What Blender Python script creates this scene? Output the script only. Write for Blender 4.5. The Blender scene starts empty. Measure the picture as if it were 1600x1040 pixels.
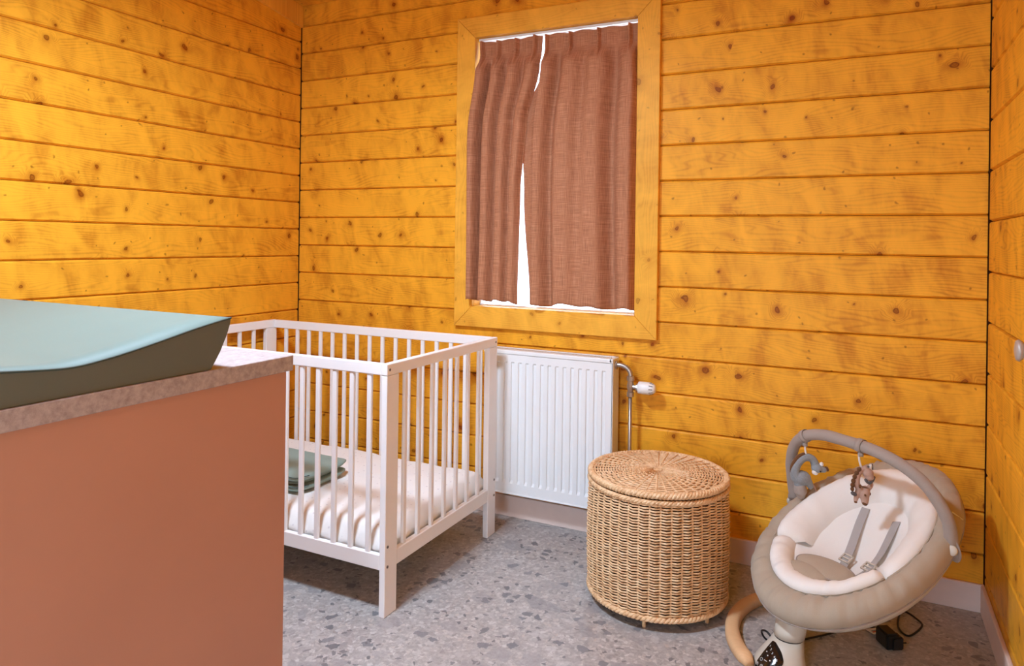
import bpy, bmesh, math, random
from mathutils import Vector, Matrix, noise
random.seed(7)
SC = bpy.context.scene
COL = SC.collection
V = Vector

# ------------------------------------------------------------------ camera
F_PX, YAW, ROLL, SY, CAM_H = 1108.71, 26.2813, 0.75, -142.877, 1.1915
y_, r_ = math.radians(YAW), math.radians(ROLL)
FW = V((-math.sin(y_), math.cos(y_), 0)); R0 = V((math.cos(y_), math.sin(y_), 0)); U0 = V((0, 0, 1))
RT = R0*math.cos(r_) + U0*math.sin(r_); UP = U0*math.cos(r_) - R0*math.sin(r_)
cd = bpy.data.cameras.new('camera'); cam = bpy.data.objects.new('camera', cd); COL.objects.link(cam)
cd.sensor_width = 36; cd.lens = F_PX/1600*36; cd.shift_y = SY/1600; cd.clip_start = .02
M = Matrix((RT, UP, -FW)).transposed().to_4x4(); M.translation = V((0, 0, CAM_H)); cam.matrix_world = M
SC.camera = cam

# ------------------------------------------------------------------ world, exposure
w = bpy.data.worlds.new('sky'); SC.world = w; w.use_nodes = True
bg = w.node_tree.nodes['Background']; bg.inputs[0].default_value = (.66, .80, 1.0, 1); bg.inputs[1].default_value = 7.0
SC.view_settings.view_transform = 'Standard'; SC.view_settings.look = 'None'
SC.view_settings.exposure = 0.14; SC.view_settings.gamma = 1.0
SC.view_settings.use_curve_mapping = False
LAMP_STRENGTH = 185.0
LAMP_COLOR = (.77, 1.0, 1.30, 1)

# ------------------------------------------------------------------ room numbers
D, XL, XR, YF = 2.7704, -2.5821, .3713, -.9          # back wall, left wall, right wall, front wall
CEIL0, CEILS = 2.37, .17                             # ceiling height at the back wall and its rise
PB, ZB, PL_, ZL, PR_, ZR = .1394, 1.2987, .1366, 1.9233, .1656, 1.774
WX0, WX1, WZ0, WZ1 = -1.5525, -.812, .903, 2.0946    # window opening
WO = .092                                            # casing width

# ------------------------------------------------------------------ helpers
def srgb(r, g, b):
    f = lambda c: c/12.92 if c <= .04045 else ((c+.055)/1.055)**2.4
    return (f(r/255), f(g/255), f(b/255), 1)

class NT:
    def __init__(s, name):
        s.m = bpy.data.materials.new(name); s.m.use_nodes = True; s.t = s.m.node_tree
        s.b = s.t.nodes['Principled BSDF']; s.out = s.t.nodes['Material Output']
    def n(s, typ, **kw):
        o = s.t.nodes.new('ShaderNode'+typ)
        for k, v in kw.items(): setattr(o, k, v)
        return o
    def l(s, a, b): s.t.links.new(a, b)
    def sock(s, i, v):
        if hasattr(v, 'default_value') or hasattr(v, 'is_linked'): s.l(v, i)
        else: i.default_value = v
    def math(s, op, a, b=0.0, c=0.0, clamp=False):
        o = s.n('Math', operation=op, use_clamp=clamp)
        for i, v in enumerate((a, b, c)): s.sock(o.inputs[i], v)
        return o.outputs[0]
    def vmath(s, op, a, b=(0, 0, 0)):
        o = s.n('VectorMath', operation=op); s.sock(o.inputs[0], a); s.sock(o.inputs[1], b); return o.outputs[0]
    def noise(s, vec, scale=1.0, detail=2.0, rough=.5, dist=0.0, color=False):
        o = s.n('TexNoise'); s.l(vec, o.inputs['Vector']); o.inputs['Scale'].default_value = scale
        o.inputs['Detail'].default_value = detail; o.inputs['Roughness'].default_value = rough; o.inputs['Distortion'].default_value = dist
        return o.outputs['Color' if color else 'Fac']
    def voro(s, vec, scale, feature='F1', rnd=1.0, dims='3D'):
        o = s.n('TexVoronoi', feature=feature, voronoi_dimensions=dims); s.l(vec, o.inputs['Vector']); o.inputs['Scale'].default_value = scale
        o.inputs['Randomness'].default_value = rnd
        return o
    def ramp(s, fac, stops, interp='LINEAR'):
        o = s.n('ValToRGB'); e = o.color_ramp.elements; o.color_ramp.interpolation = interp
        while len(e) < len(stops): e.new(.5)
        for el, (p, c) in zip(e, stops):
            el.position = p; el.color = c if isinstance(c, tuple) else (c, c, c, 1)
        s.l(fac, o.inputs[0]); return o.outputs[0]
    def mix(s, fac, a, b, mode='MIX'):
        o = s.n('Mix', data_type='RGBA', blend_type=mode)
        s.sock(o.inputs[0], fac); s.sock(o.inputs[6], a); s.sock(o.inputs[7], b); return o.outputs[2]
    def sep(s, v):
        o = s.n('SeparateXYZ'); s.l(v, o.inputs[0]); return o.outputs
    def comb(s, x, y, z=0.0):
        o = s.n('CombineXYZ')
        for i, v in enumerate((x, y, z)): s.sock(o.inputs[i], v)
        return o.outputs[0]
    def bump(s, h, strength=.3, dist=.002):
        o = s.n('Bump'); o.inputs['Strength'].default_value = strength; o.inputs['Distance'].default_value = dist
        s.l(h, o.inputs['Height']); s.l(o.outputs[0], s.b.inputs['Normal'])
    def obj(s): return s.n('TexCoord').outputs['Object']

def plain(name, col, rough=.5, metal=0.0, spec=.5, var=0.0, vscale=20, bump=0.0, bscale=200):
    t = NT(name); t.b.inputs['Roughness'].default_value = rough; t.b.inputs['Metallic'].default_value = metal
    t.b.inputs['Specular IOR Level'].default_value = spec
    co = t.obj(); nz = t.noise(co, vscale, 4)
    if var:
        dark = tuple(c*(1-var) for c in col[:3])+(1,); lite = tuple(min(1, c*(1+var)) for c in col[:3])+(1,)
        t.l(t.ramp(nz, [(.3, dark), (.7, lite)]), t.b.inputs['Base Color'])
    else: t.b.inputs['Base Color'].default_value = col
    if bump: t.bump(t.noise(co, bscale, 3), bump, .002)
    return t.m

def wood_mat(name, base, dark, knots=1.0, contrast=1.0):
    """stained spruce board: grain runs along local x"""
    t = NT(name); co = t.obj(); rnd = t.n('ObjectInfo').outputs['Random']
    off = t.comb(t.math('MULTIPLY', rnd, 91.7), t.math('MULTIPLY', rnd, 37.3), t.math('MULTIPLY', rnd, 11.0))
    p = t.vmath('ADD', co, off)
    x, y, z = t.sep(p)
    p2 = t.comb(x, y, 0.0)
    # knots
    warp = t.vmath('ADD', p2, t.vmath('MULTIPLY', t.noise(p2, 14, 2, color=True), (.05, .05, 0)))
    vo = t.voro(warp, 7.0, dims='2D'); dist = vo.outputs['Distance']; cr, cg, cb = t.sep(vo.outputs['Color'])
    gate = t.math('GREATER_THAN', cr, .52 if knots > 0 else 2.0)
    rad = t.math('MULTIPLY_ADD', cg, .062, .026)
    dn = t.math('DIVIDE', dist, rad)                           # 1 at knot edge
    kn = t.math('MULTIPLY', gate, t.ramp(dn, [(0, .65), (.45, .55), (.75, 1.0), (1.0, 0.0)]))
    halo = t.math('MULTIPLY', gate, t.ramp(t.math('DIVIDE', dn, 4.0), [(0, 1.0), (.25, .8), (.6, .25), (1, 0.0)]))
    # second family of tiny knots
    vo2 = t.voro(t.vmath('ADD', warp, (5.3, 2.1, 0)), 13.0, dims='2D'); c2 = t.sep(vo2.outputs['Color'])[0]
    kn2 = t.math('MULTIPLY', t.math('GREATER_THAN', c2, .72), t.ramp(vo2.outputs['Distance'], [(0, .75), (.035, .55), (.07, 0.0)]))
    # growth rings, bent around knots
    low = t.noise(t.comb(t.math('MULTIPLY', x, 1.4), t.math('MULTIPLY', y, 7.0), 0.0), 1.0, 2)
    g = t.math('ADD', t.math('MULTIPLY', y, 250.0), t.math('MULTIPLY', low, 55.0))
    g = t.math('ADD', g, t.math('MULTIPLY', halo, 20.0))
    ring = t.math('MULTIPLY_ADD', t.math('SINE', t.math('MULTIPLY', g, 2.6)), .5, .5)
    ring = t.math('POWER', ring, 2.2)
    fib = t.noise(t.comb(t.math('MULTIPLY', x, 9.0), t.math('MULTIPLY', y, 420.0), 0.0), 1.0, 3, .6)
    fig = t.noise(t.comb(t.math('MULTIPLY', t.math('ADD', x, t.math('MULTIPLY', y, .18)), 12.0), t.math('MULTIPLY', y, 6.5), 0.0), 1.0, 4, .58, .35)   # wavy figure
    fac = t.math('ADD', t.math('MULTIPLY', ring, .20*contrast), t.math('MULTIPLY', t.math('SUBTRACT', fib, .5), .28*contrast))
    fac = t.math('ADD', fac, t.math('MULTIPLY', t.math('SUBTRACT', fig, .5), 1.55*contrast))
    fac = t.math('ADD', fac, t.math('MULTIPLY', halo, .46*knots))
    fac = t.math('ADD', fac, t.math('MULTIPLY', t.math('SUBTRACT', rnd, .5), .16))
    fac = t.math('ADD', fac, .19, clamp=True)
    c = t.ramp(fac, [(0, tuple(min(1, v*1.18) for v in base[:3])+(1,)), (.3, base), (1, dark)])
    kcol = tuple(v*f for v, f in zip(dark[:3], (.42, .30, .12)))+(1,)
    c = t.mix(t.math('MULTIPLY', t.math('MAXIMUM', kn, kn2), .85*knots), c, kcol)
    t.l(c, t.b.inputs['Base Color'])
    t.b.inputs['Roughness'].default_value = .45; t.b.inputs['Specular IOR Level'].default_value = .16
    t.bump(t.math('ADD', t.math('MULTIPLY', fib, .5), t.math('MULTIPLY', fig, 2.0)), .18, .002)
    return t.m

def terrazzo_mat():
    t = NT('terrazzo_stone'); co = t.obj()
    wv = t.vmath('ADD', co, t.vmath('MULTIPLY', t.noise(co, 30, 4, .65, color=True), (.03, .03, 0)))
    n1 = t.noise(co, 7, 6, .7); n2 = t.noise(co, 85, 6, .8); n3 = t.noise(wv, 34, 5, .75)
    base = t.mix(t.ramp(n2, [(.3, 0.0), (.7, 1.0)]), srgb(140, 132, 126), srgb(212, 205, 198))
    base = t.mix(t.ramp(n3, [(.38, .6), (.6, 0.0)]), base, srgb(140, 130, 126))
    base = t.mix(t.math('MULTIPLY', n1, .5), base, srgb(178, 172, 168))
    def chips(base, scale, gate, stops, edge, off, amt):
        p = t.vmath('ADD', wv, off)
        a = t.voro(p, scale, dims='2D'); e = t.voro(p, scale, 'DISTANCE_TO_EDGE', dims='2D')
        r, g, b = t.sep(a.outputs['Color'])
        m = t.math('MULTIPLY', t.math('GREATER_THAN', r, gate), t.ramp(e.outputs['Distance'], [(edge, 0.0), (edge+.025, amt)]))
        col = t.ramp(g, stops)
        col = t.mix(.30, col, t.mix(n2, (.16, .15, .15, 1), (.62, .60, .58, 1)))
        return t.mix(m, base, col)
    base = chips(base, 90, .45, [(0, srgb(118, 112, 108)), (.4, srgb(176, 168, 160)), (.8, srgb(232, 227, 220)), (1, srgb(204, 186, 168))], .07, (3.1, 1.7, 0), .55)
    base = chips(base, 36, .70, [(0, srgb(128, 120, 118)), (.4, srgb(164, 154, 150)), (.8, srgb(208, 202, 196)), (1, srgb(160, 148, 146))], .10, (0, 0, 0), .6)
    base = chips(base, 11, .82, [(0, srgb(128, 124, 126)), (.6, srgb(158, 150, 148)), (1, srgb(140, 132, 134))], .16, (1.9, 8.4, 0), .6)
    base = chips(base, 26, .92, [(0, srgb(58, 62, 70)), (.6, srgb(98, 98, 104)), (1, srgb(120, 116, 118))], .16, (7.7, 4.2, 0), .9)
    base = chips(base, 55, .93, [(0, srgb(60, 62, 68)), (1, srgb(110, 104, 104))], .14, (2.7, 9.2, 0), .9)
    t.l(base, t.b.inputs['Base Color']); t.b.inputs['Roughness'].default_value = .30
    t.b.inputs['Specular IOR Level'].default_value = .4
    return t.m

def linen_mat():
    t = NT('brown_linen'); co = t.obj(); x, y, z = t.sep(co)
    a = t.noise(t.comb(t.math('MULTIPLY', x, 16.0), 0.0, t.math('MULTIPLY', z, 420.0)), 1, 3, .6)
    b = t.noise(t.comb(t.math('MULTIPLY', x, 480.0), 0.0, t.math('MULTIPLY', z, 14.0)), 1, 3, .6)
    f = t.math('ADD', t.math('MULTIPLY', a, .5), t.math('MULTIPLY', b, .5))
    c = t.ramp(f, [(.30, srgb(132, 82, 54)), (.5, srgb(190, 128, 92)), (.70, srgb(226, 166, 128))])
    t.l(c, t.b.inputs['Base Color']); t.b.inputs['Roughness'].default_value = .85; t.b.inputs['Specular IOR Level'].default_value = .2
    t.bump(f, .4, .001)
    tr = t.n('BsdfTranslucent'); tr.inputs[0].default_value = srgb(172, 138, 140)
    mx = t.n('MixShader'); mx.inputs[0].default_value = .09
    t.l(t.b.outputs[0], mx.inputs[1]); t.l(tr.outputs[0], mx.inputs[2]); t.l(mx.outputs[0], t.out.inputs[0])
    return t.m

def fabric(name, col, var=.06, bump=.25, bscale=700, rough=.9):
    t = NT(name); co = t.obj(); a = t.noise(co, bscale, 2); b = t.noise(co, 9, 3)
    d = tuple(c*(1-var*1.6) for c in col[:3])+(1,); l = tuple(min(1, c*(1+var)) for c in col[:3])+(1,)
    t.l(t.ramp(t.math('MULTIPLY_ADD', a, .5, t.math('MULTIPLY', b, .5)), [(.3, d), (.7, l)]), t.b.inputs['Base Color'])
    t.b.inputs['Roughness'].default_value = rough; t.b.inputs['Specular IOR Level'].default_value = .2
    t.b.inputs['Sheen Weight'].default_value = .15
    t.bump(t.math('ADD', t.math('MULTIPLY', a, .25), b), bump, .003)
    return t.m

def dotted_sheet():
    t = NT('white_dotted_sheet'); co = t.obj()
    v = t.voro(co, 34, rnd=.5); m = t.ramp(v.outputs['Distance'], [(.10, 1.0), (.16, 0.0)])
    t.l(t.mix(t.math('MULTIPLY', m, .5), srgb(243, 238, 232), srgb(196, 186, 184)), t.b.inputs['Base Color'])
    t.b.inputs['Roughness'].default_value = .9; t.b.inputs['Specular IOR Level'].default_value = .2
    t.bump(t.noise(co, 30, 4), .35, .004); return t.m

def concrete(name, a, b):
    t = NT(name); co = t.obj(); n = t.noise(co, 60, 6, .75)
    t.l(t.ramp(n, [(.3, a), (.7, b)]), t.b.inputs['Base Color']); t.b.inputs['Roughness'].default_value = .45
    t.bump(n, .1, .001); return t.m

def rattan_mat():
    t = NT('natural_rattan'); co = t.obj(); n = t.noise(co, 55, 4, .65); f = t.noise(co, 300, 2)
    c = t.ramp(t.math('MULTIPLY_ADD', n, .75, t.math('MULTIPLY', f, .25)), [(.3, srgb(192, 140, 92)), (.5, srgb(234, 192, 144)), (.7, srgb(250, 220, 178))])
    t.l(c, t.b.inputs['Base Color']); t.b.inputs['Roughness'].default_value = .5; return t.m

MAT = {}
MAT['wall_wood'] = wood_mat('amber_stained_spruce', srgb(240, 168, 46), srgb(168, 76, 4))
MAT['trim_wood'] = wood_mat('amber_window_trim', srgb(240, 174, 62), srgb(190, 108, 20), knots=.6, contrast=.8)
MAT['backing'] = plain('dark_wall_gap', srgb(96, 48, 12), .9)
MAT['floor'] = terrazzo_mat()
MAT['base'] = plain('white_baseboard', srgb(240, 214, 200), .45, var=.03)
MAT['linen'] = linen_mat()
MAT['front_paint'] = plain('warm_grey_paint', srgb(176, 170, 164), .7, var=.02)
MAT['white_lacquer'] = plain('white_lacquered_wood', srgb(250, 247, 245), .35, var=.02, vscale=8)
MAT['rad'] = plain('white_enamel', srgb(238, 238, 236), .3, var=.01)
MAT['rad_dark'] = plain('radiator_inside', srgb(70, 70, 76), .6)
MAT['nickel'] = plain('brushed_nickel', srgb(176, 166, 156), .35, metal=.85, var=.08, vscale=60)
MAT['plastic_white'] = plain('white_plastic', srgb(240, 238, 234), .35)
MAT['dark'] = plain('dark_slot', srgb(38, 36, 36), .6)
MAT['screw'] = plain('steel_screw', srgb(150, 142, 138), .4, metal=.7)
MAT['terracotta'] = plain('terracotta_laminate', srgb(194, 140, 116), .5, var=.03, vscale=3, bump=.05, bscale=500)
MAT['slab'] = concrete('grey_concrete_worktop', srgb(148, 132, 128), srgb(196, 182, 178))
MAT['mat_green'] = fabric('sage_green_oilcloth', srgb(106, 120, 110), .03, .06, 900, .5)
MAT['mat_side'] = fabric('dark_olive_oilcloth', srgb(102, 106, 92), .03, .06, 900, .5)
MAT['piping'] = plain('dark_green_piping', srgb(64, 76, 66), .6)
MAT['sheet'] = dotted_sheet()
MAT['blanket'] = fabric('sage_blanket_knit', srgb(140, 160, 150), .08, .5, 500)
MAT['stitch'] = plain('dark_blanket_edge', srgb(58, 72, 72), .8)
MAT['rattan'] = rattan_mat()
MAT['rattan_dark'] = plain('basket_inside', srgb(62, 36, 18), .9)
MAT['taupe'] = fabric('taupe_jersey', srgb(178, 160, 138), .06, .3)
MAT['taupe_bar'] = fabric('grey_taupe_sleeve', srgb(166, 150, 138), .08, .4)
MAT['cream'] = fabric('cream_cotton', srgb(238, 230, 220), .03, .25)
MAT['beige_shell'] = plain('beige_plastic_shell', srgb(206, 194, 176), .45, var=.02)
MAT['strap'] = fabric('grey_webbing', srgb(176, 168, 162), .05, .4, 900)
MAT['ash'] = wood_mat('pale_ash_ring', srgb(222, 178, 132), srgb(196, 146, 98), knots=0, contrast=.35)
MAT['black'] = plain('black_plastic', srgb(18, 17, 18), .45)
MAT['keypad'] = plain('glossy_black_keypad', srgb(30, 22, 18), .12)
MAT['print_white'] = plain('white_print', srgb(236, 232, 224), .5)
MAT['print_red'] = plain('red_print', srgb(196, 62, 44), .5)
MAT['plush_blue'] = fabric('grey_blue_plush', srgb(148, 150, 150), .12, .8, 300)
MAT['plush_brown'] = fabric('brown_plush', srgb(112, 74, 44), .2, .9, 300)
MAT['plush_pink'] = fabric('dusty_pink_plush', srgb(190, 152, 132), .08, .6, 400)
MAT['plush_white'] = fabric('white_plush', srgb(236, 226, 216), .05, .6, 400)
MAT['plush_grey'] = fabric('dark_grey_plush', srgb(96, 90, 88), .1, .6, 400)
MAT['knob'] = plain('grey_metal_knob', srgb(190, 180, 170), .4, metal=.3)
g_ = NT('window_glass'); g_.b.inputs['Transmission Weight'].default_value = 1; g_.b.inputs['Roughness'].default_value = 0; g_.b.inputs['IOR'].default_value = 1.45
MAT['glass'] = g_.m
em = NT('opal_lamp_glass'); em.b.inputs['Emission Color'].default_value = LAMP_COLOR; em.b.inputs['Emission Strength'].default_value = LAMP_STRENGTH
MAT['opal'] = em.m

# ---- mesh helpers (world coordinates)
def box(bm, lo, hi, bev=0.0, seg=1):
    lo, hi = V(lo), V(hi)
    r = bmesh.ops.create_cube(bm, size=1.0); vs = r['verts']
    for v in vs: v.co = V([(lo[i]+hi[i])/2 + v.co[i]*(hi[i]-lo[i]) for i in range(3)])
    if bev:
        es = {e for v in vs for e in v.link_edges}
        bmesh.ops.bevel(bm, geom=list(es), offset=bev, segments=seg, affect='EDGES', profile=.5)

def grid(bm, rows, cu=False, cv=False):
    """rows: list of lists of points -> quads"""
    vv = [[bm.verts.new(p) for p in r] for r in rows]
    n, m = len(vv), len(vv[0])
    for i in range(n if cu else n-1):
        for j in range(m if cv else m-1):
            a, b, c, d = vv[i][j], vv[i][(j+1) % m], vv[(i+1) % n][(j+1) % m], vv[(i+1) % n][j]
            try: bm.faces.new((a, b, c, d))
            except ValueError: pass
    return vv

def cap(bm, ring, flip=False):
    try: bm.faces.new(ring[::-1] if flip else ring)
    except ValueError: pass

def tube(bm, pts, rad, n=8, closed=False, sx=1.0, caps=True, up=None):
    pts = [V(p) for p in pts]; N = len(pts)
    rad = rad if hasattr(rad, '__len__') else [rad]*N
    rows = []; nrm = None
    for i, p in enumerate(pts):
        if closed: tg = pts[(i+1) % N]-pts[i-1]
        else: tg = pts[min(i+1, N-1)]-pts[max(i-1, 0)]
        tg.normalize()
        if up is not None: nrm = V(up) - tg*tg.dot(V(up))
        elif nrm is None:
            nrm = tg.orthogonal()
        else: nrm = nrm - tg*tg.dot(nrm)
        nrm.normalize(); bi = tg.cross(nrm)
        rows.append([p + (nrm*math.cos(2*math.pi*k/n) + bi*math.sin(2*math.pi*k/n)*sx)*rad[i] for k in range(n)])
    vv = grid(bm, rows, closed, True)
    if not closed and caps: cap(bm, vv[0], True); cap(bm, vv[-1])
    return vv

def smooth_path(pts, k=6):
    pts = [V(p) for p in pts]; out = []
    for i in range(len(pts)-1):
        p0, p1, p2, p3 = pts[max(i-1, 0)], pts[i], pts[i+1], pts[min(i+2, len(pts)-1)]
        for j in range(k):
            t = j/k
            out.append(.5*((2*p1)+(p2-p0)*t+(2*p0-5*p1+4*p2-p3)*t*t+(3*p1-p0-3*p2+p3)*t**3))
    out.append(pts[-1]); return out

def ellipsoid(bm, c, ax, ay, az_, seg=14, rings=9):
    """c centre, three axis vectors with lengths"""
    c = V(c); r = bmesh.ops.create_uvsphere(bm, u_segments=seg, v_segments=rings, radius=1.0)
    for v in r['verts']: v.co = c + V(ax)*v.co.x + V(ay)*v.co.y + V(az_)*v.co.z

def cyl(bm, a, b, r, n=16, r2=None):
    tube(bm, [a, b], [r, r if r2 is None else r2], n)

def lathe(bm, c, prof, n=24, axis=(0, 0, 1)):
    """prof: list of (radius, offset along axis)"""
    ax = V(axis).normalized(); u = ax.orthogonal().normalized(); v = ax.cross(u); c = V(c)
    rows = [[c+ax*h+(u*math.cos(2*math.pi*k/n)+v*math.sin(2*math.pi*k/n))*r for k in range(n)] for r, h in prof]
    vv = grid(bm, rows, False, True)
    cap(bm, vv[0], True); cap(bm, vv[-1])

def root_loc(p):
    while p.parent: p = p.parent
    return p.location

def link(name, bm, mat, parent=None, smooth=False, origin=None, mods=()):
    bmesh.ops.recalc_face_normals(bm, faces=bm.faces)
    o_ = V(root_loc(parent)) if parent else (V(origin) if origin else V((0, 0, 0)))
    bmesh.ops.translate(bm, verts=bm.verts, vec=-o_)
    me = bpy.data.meshes.new(name); bm.to_mesh(me); bm.free()
    if smooth is True:
        me.polygons.foreach_set('use_smooth', [True]*len(me.polygons))
    elif smooth: me.shade_auto = None if False else None
    me.materials.append(MAT[mat] if isinstance(mat, str) else mat)
    o = bpy.data.objects.new(name, me); COL.objects.link(o)
    if parent: o.parent = parent
    else: o.location = o_
    return o

def NB(): return bmesh.new()

def tag(o, label=None, cat=None, group=None, kind=None):
    if label: o['label'] = label
    if cat: o['category'] = cat
    if group: o['group'] = group
    if kind: o['kind'] = kind
    return o

def thing(name, loc, label, cat, group=None):
    o = bpy.data.objects.new(name, None); COL.objects.link(o); o.location = loc; o.empty_display_size = .05
    return tag(o, label, cat, group)

# ------------------------------------------------------------------ setting: floor, ceiling, walls
def ceil_z(y): return CEIL0 + CEILS*(D-y)

b = NB(); box(b, (XL-.12, YF-.1, -.06), (XR+.12, D+.12, 0)); tag(link('floor', b, 'floor'), 'grey terrazzo-look stone floor', kind='structure')

PM = {}
def plank_mesh(L, H, mat, ch=.0072, gap=.0008, depth=.018):
    key = (round(L, 4), round(H, 4), mat)
    if key in PM: return PM[key]
    h = H/2-gap; x = L/2
    prof = [(-h, -depth), (-h, -.009), (-h+ch*.8, 0), (h-ch*.95, 0), (h-ch*.35, -.0025), (h, -.009), (h, -depth)]
    bm = NB()
    rows = [[V((sx*x, p, q)) for p, q in prof] for sx in (-1, 1)]
    vv = grid(bm, rows, False, True); cap(bm, vv[0], True); cap(bm, vv[1])
    bmesh.ops.recalc_face_normals(bm, faces=bm.faces)
    me = bpy.data.meshes.new('plank'); bm.to_mesh(me); bm.free(); me.materials.append(MAT[mat]); PM[key] = me
    return me

def plank(parent, c, xa, za, L, H, mat='wall_wood', name='plank'):
    o = bpy.data.objects.new(name, plank_mesh(L, H, mat)); COL.objects.link(o); o.parent = parent
    xa, za = V(xa).normalized(), V(za).normalized(); ya = za.cross(xa)
    m = Matrix((xa, ya, za)).transposed().to_4x4(); m.translation = V(c); o.matrix_local = m
    return o

BK = .018
# back wall backing with window hole
b = NB()
HX0, HX1, HZ0, HZ1 = WX0-.05, WX1+.05, WZ0-.05, WZ1+.05
box(b, (XL-.12, D+BK, -.06), (HX0, D+.12, 2.6)); box(b, (HX1, D+BK, -.06), (XR+.12, D+.12, 2.6))
box(b, (HX0, D+BK, -.06), (HX1, D+.12, HZ0)); box(b, (HX0, D+BK, HZ1), (HX1, D+.12, 2.6))
wall_back = tag(link('wall_back', b, 'backing'), 'amber wooden plank wall with the curtained window', kind='structure')
g = .004
for k in range(-8, 10):
    z1 = ZB-k*PB; z0 = z1-PB; z0 = max(z0, 0.002); z1 = min(z1, CEIL0+.02)
    if z1-z0 < .02: continue
    H = z1-z0; zc = (z0+z1)/2
    if z1 > WZ0+.005 and z0 < WZ1-.005: spans = [(XL+g, WX0-.045), (WX1+.045, XR-g)]
    else: spans = [(XL+g, XR-g)]
    for x0, x1 in spans: plank(wall_back, ((x0+x1)/2, D, zc), (1, 0, 0), (0, -1, 0), x1-x0, H)

def side_wall(name, X, sgn, P, Z, label):
    bm = NB()
    lo, hi = (X-sgn*.12, X-sgn*BK)
    rows = [[V((q, YF-.1, -.06)), V((q, D+.12, -.06)), V((q, D+.12, 2.6)), V((q, YF-.1, 3.15))] for q in (lo, hi)]
    vv = grid(bm, rows, False, True); cap(bm, vv[0], True); cap(bm, vv[1])
    wl = tag(link(name, bm, 'backing'), label, kind='structure')
    ks = [k for k in range(-20, 30)]
    for k in ks:
        z1 = Z-k*P; z0 = z1-P
        if z1 < .03 or z0 > 2.95: continue
        z0 = max(z0, .002)
        ye = D-g
        if z0 > CEIL0-.02: ye = D-(z0-CEIL0+.02)/CEILS
        L = ye-YF
        if L < .2: continue
        plank(wl, (X, (ye+YF)/2, (z0+z1)/2), (0, sgn, 0), (sgn, 0, 0), L, z1-z0)
    return wl
wall_left = side_wall('wall_left', XL, 1, PL_, ZL, 'amber wooden plank wall on the left behind the crib')
wall_right = side_wall('wall_right', XR, -1, PR_, ZR, 'amber wooden plank wall on the right edge')
b = NB(); FILL_X0, FILL_X1, FILL_Z = -1.05, -.25, 2.02       # unseen opening behind the viewer, added to let in neutral fill daylight
box(b, (XL-.12, YF-.1, -.06), (FILL_X0, YF, 3.15)); box(b, (FILL_X1, YF-.1, -.06), (XR+.12, YF, 3.15)); box(b, (FILL_X0, YF-.1, FILL_Z), (FILL_X1, YF, 3.15))
tag(link('wall_front', b, 'front_paint'), 'pale painted wall behind the viewer with an added opening for fill daylight', kind='structure')

# ceiling: sloped boards
bm = NB()
rows = [[V((x, D+.12, ceil_z(D+.12)+.02)), V((x, YF-.1, ceil_z(YF-.1)+.02)), V((x, YF-.1, ceil_z(YF-.1)+.16)), V((x, D+.12, ceil_z(D+.12)+.16))] for x in (XL-.12, XR+.12)]
vv = grid(bm, rows, False, True); cap(bm, vv[0], True); cap(bm, vv[1])
ceiling = tag(link('ceiling', bm, 'backing'), 'sloping amber wooden board ceiling', kind='structure')
sl = V((0, -1, CEILS)).normalized(); nd = V((0, -CEILS, -1)).normalized()
Ltot = (D-YF)/abs(sl.y); nrow = 27
for i in range(nrow):
    c = V(((XL+XR)/2, D, CEIL0+.004)) + sl*(Ltot*(i+.5)/nrow)
    plank(ceiling, c, (1, 0, 0), nd, XR-XL-.01, Ltot/nrow)
# sloping trim board under the ceiling on the left wall
bm = NB()
y0, y1 = D-.004, YF+.01
rows = [[V((x, y0, ceil_z(y0)-.104)), V((x, y1, ceil_z(y1)-.104)), V((x, y1, ceil_z(y1))), V((x, y0, ceil_z(y0)))] for x in (XL+.001, XL+.016)]
vv = grid(bm, rows, False, True); cap(bm, vv[0], True); cap(bm, vv[1])
tag(link('trim_1', bm, 'trim_wood'), 'sloping wooden trim board under the ceiling on the left wall', kind='structure')

# baseboards
BH, BT = .092, .013
def baseboard(name, lo, hi, label):
    bm = NB(); box(bm, lo, hi, .003, 2); tag(link(name, bm, 'base'), label, kind='structure')
baseboard('baseboard_back', (XL+.001, D-BT, 0), (XR-.001, D-.0005, BH), 'white baseboard along the back plank wall')
baseboard('baseboard_left', (XL+.0005, YF+.01, 0), (XL+BT, D-BT-.001, BH), 'white baseboard along the left plank wall')
baseboard('baseboard_right', (XR-BT, YF+.01, 0), (XR-.0005, D-BT-.001, BH), 'white baseboard along the right plank wall')

# ------------------------------------------------------------------ window
bm = NB()
fy0, fy1 = D+.05, D+.095
fi = .005
for lo, hi in [((HX0, fy0, HZ0), (WX0+fi, fy1, HZ1)), ((WX1-fi, fy0, HZ0), (HX1, fy1, HZ1)), ((WX0+fi, fy0, HZ0), (WX1-fi, fy1, WZ0+fi)), ((WX0+fi, fy0, WZ1-fi), (WX1-fi, fy1, HZ1))]:
    box(bm, lo, hi, .004)
window = tag(link('window_1', bm, 'white_lacquer'), 'window in a mitred wooden casing behind brown curtains', kind='structure')
bm = NB(); box(bm, (WX0+.003, D+.068, WZ0+.003), (WX1-.003, D+.074, WZ1-.003)); link('pane', bm, 'glass', window)
# reveal boards
for nm, lo, hi in [('reveal_board', (WX0-.012, D-.001, WZ0), (WX0, D+.05, WZ1)), ('reveal_board', (WX1, D-.001, WZ0), (WX1+.012, D+.05, WZ1)), ('reveal_board', (WX0-.012, D-.001, WZ1), (WX1+.012, D+.05, WZ1+.012)), ('window_sill', (WX0-.012, D-.001, WZ0-.012), (WX1+.012, D+.05, WZ0))]:
    bm = NB(); box(bm, lo, hi); link(nm, bm, 'trim_wood', window)
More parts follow.
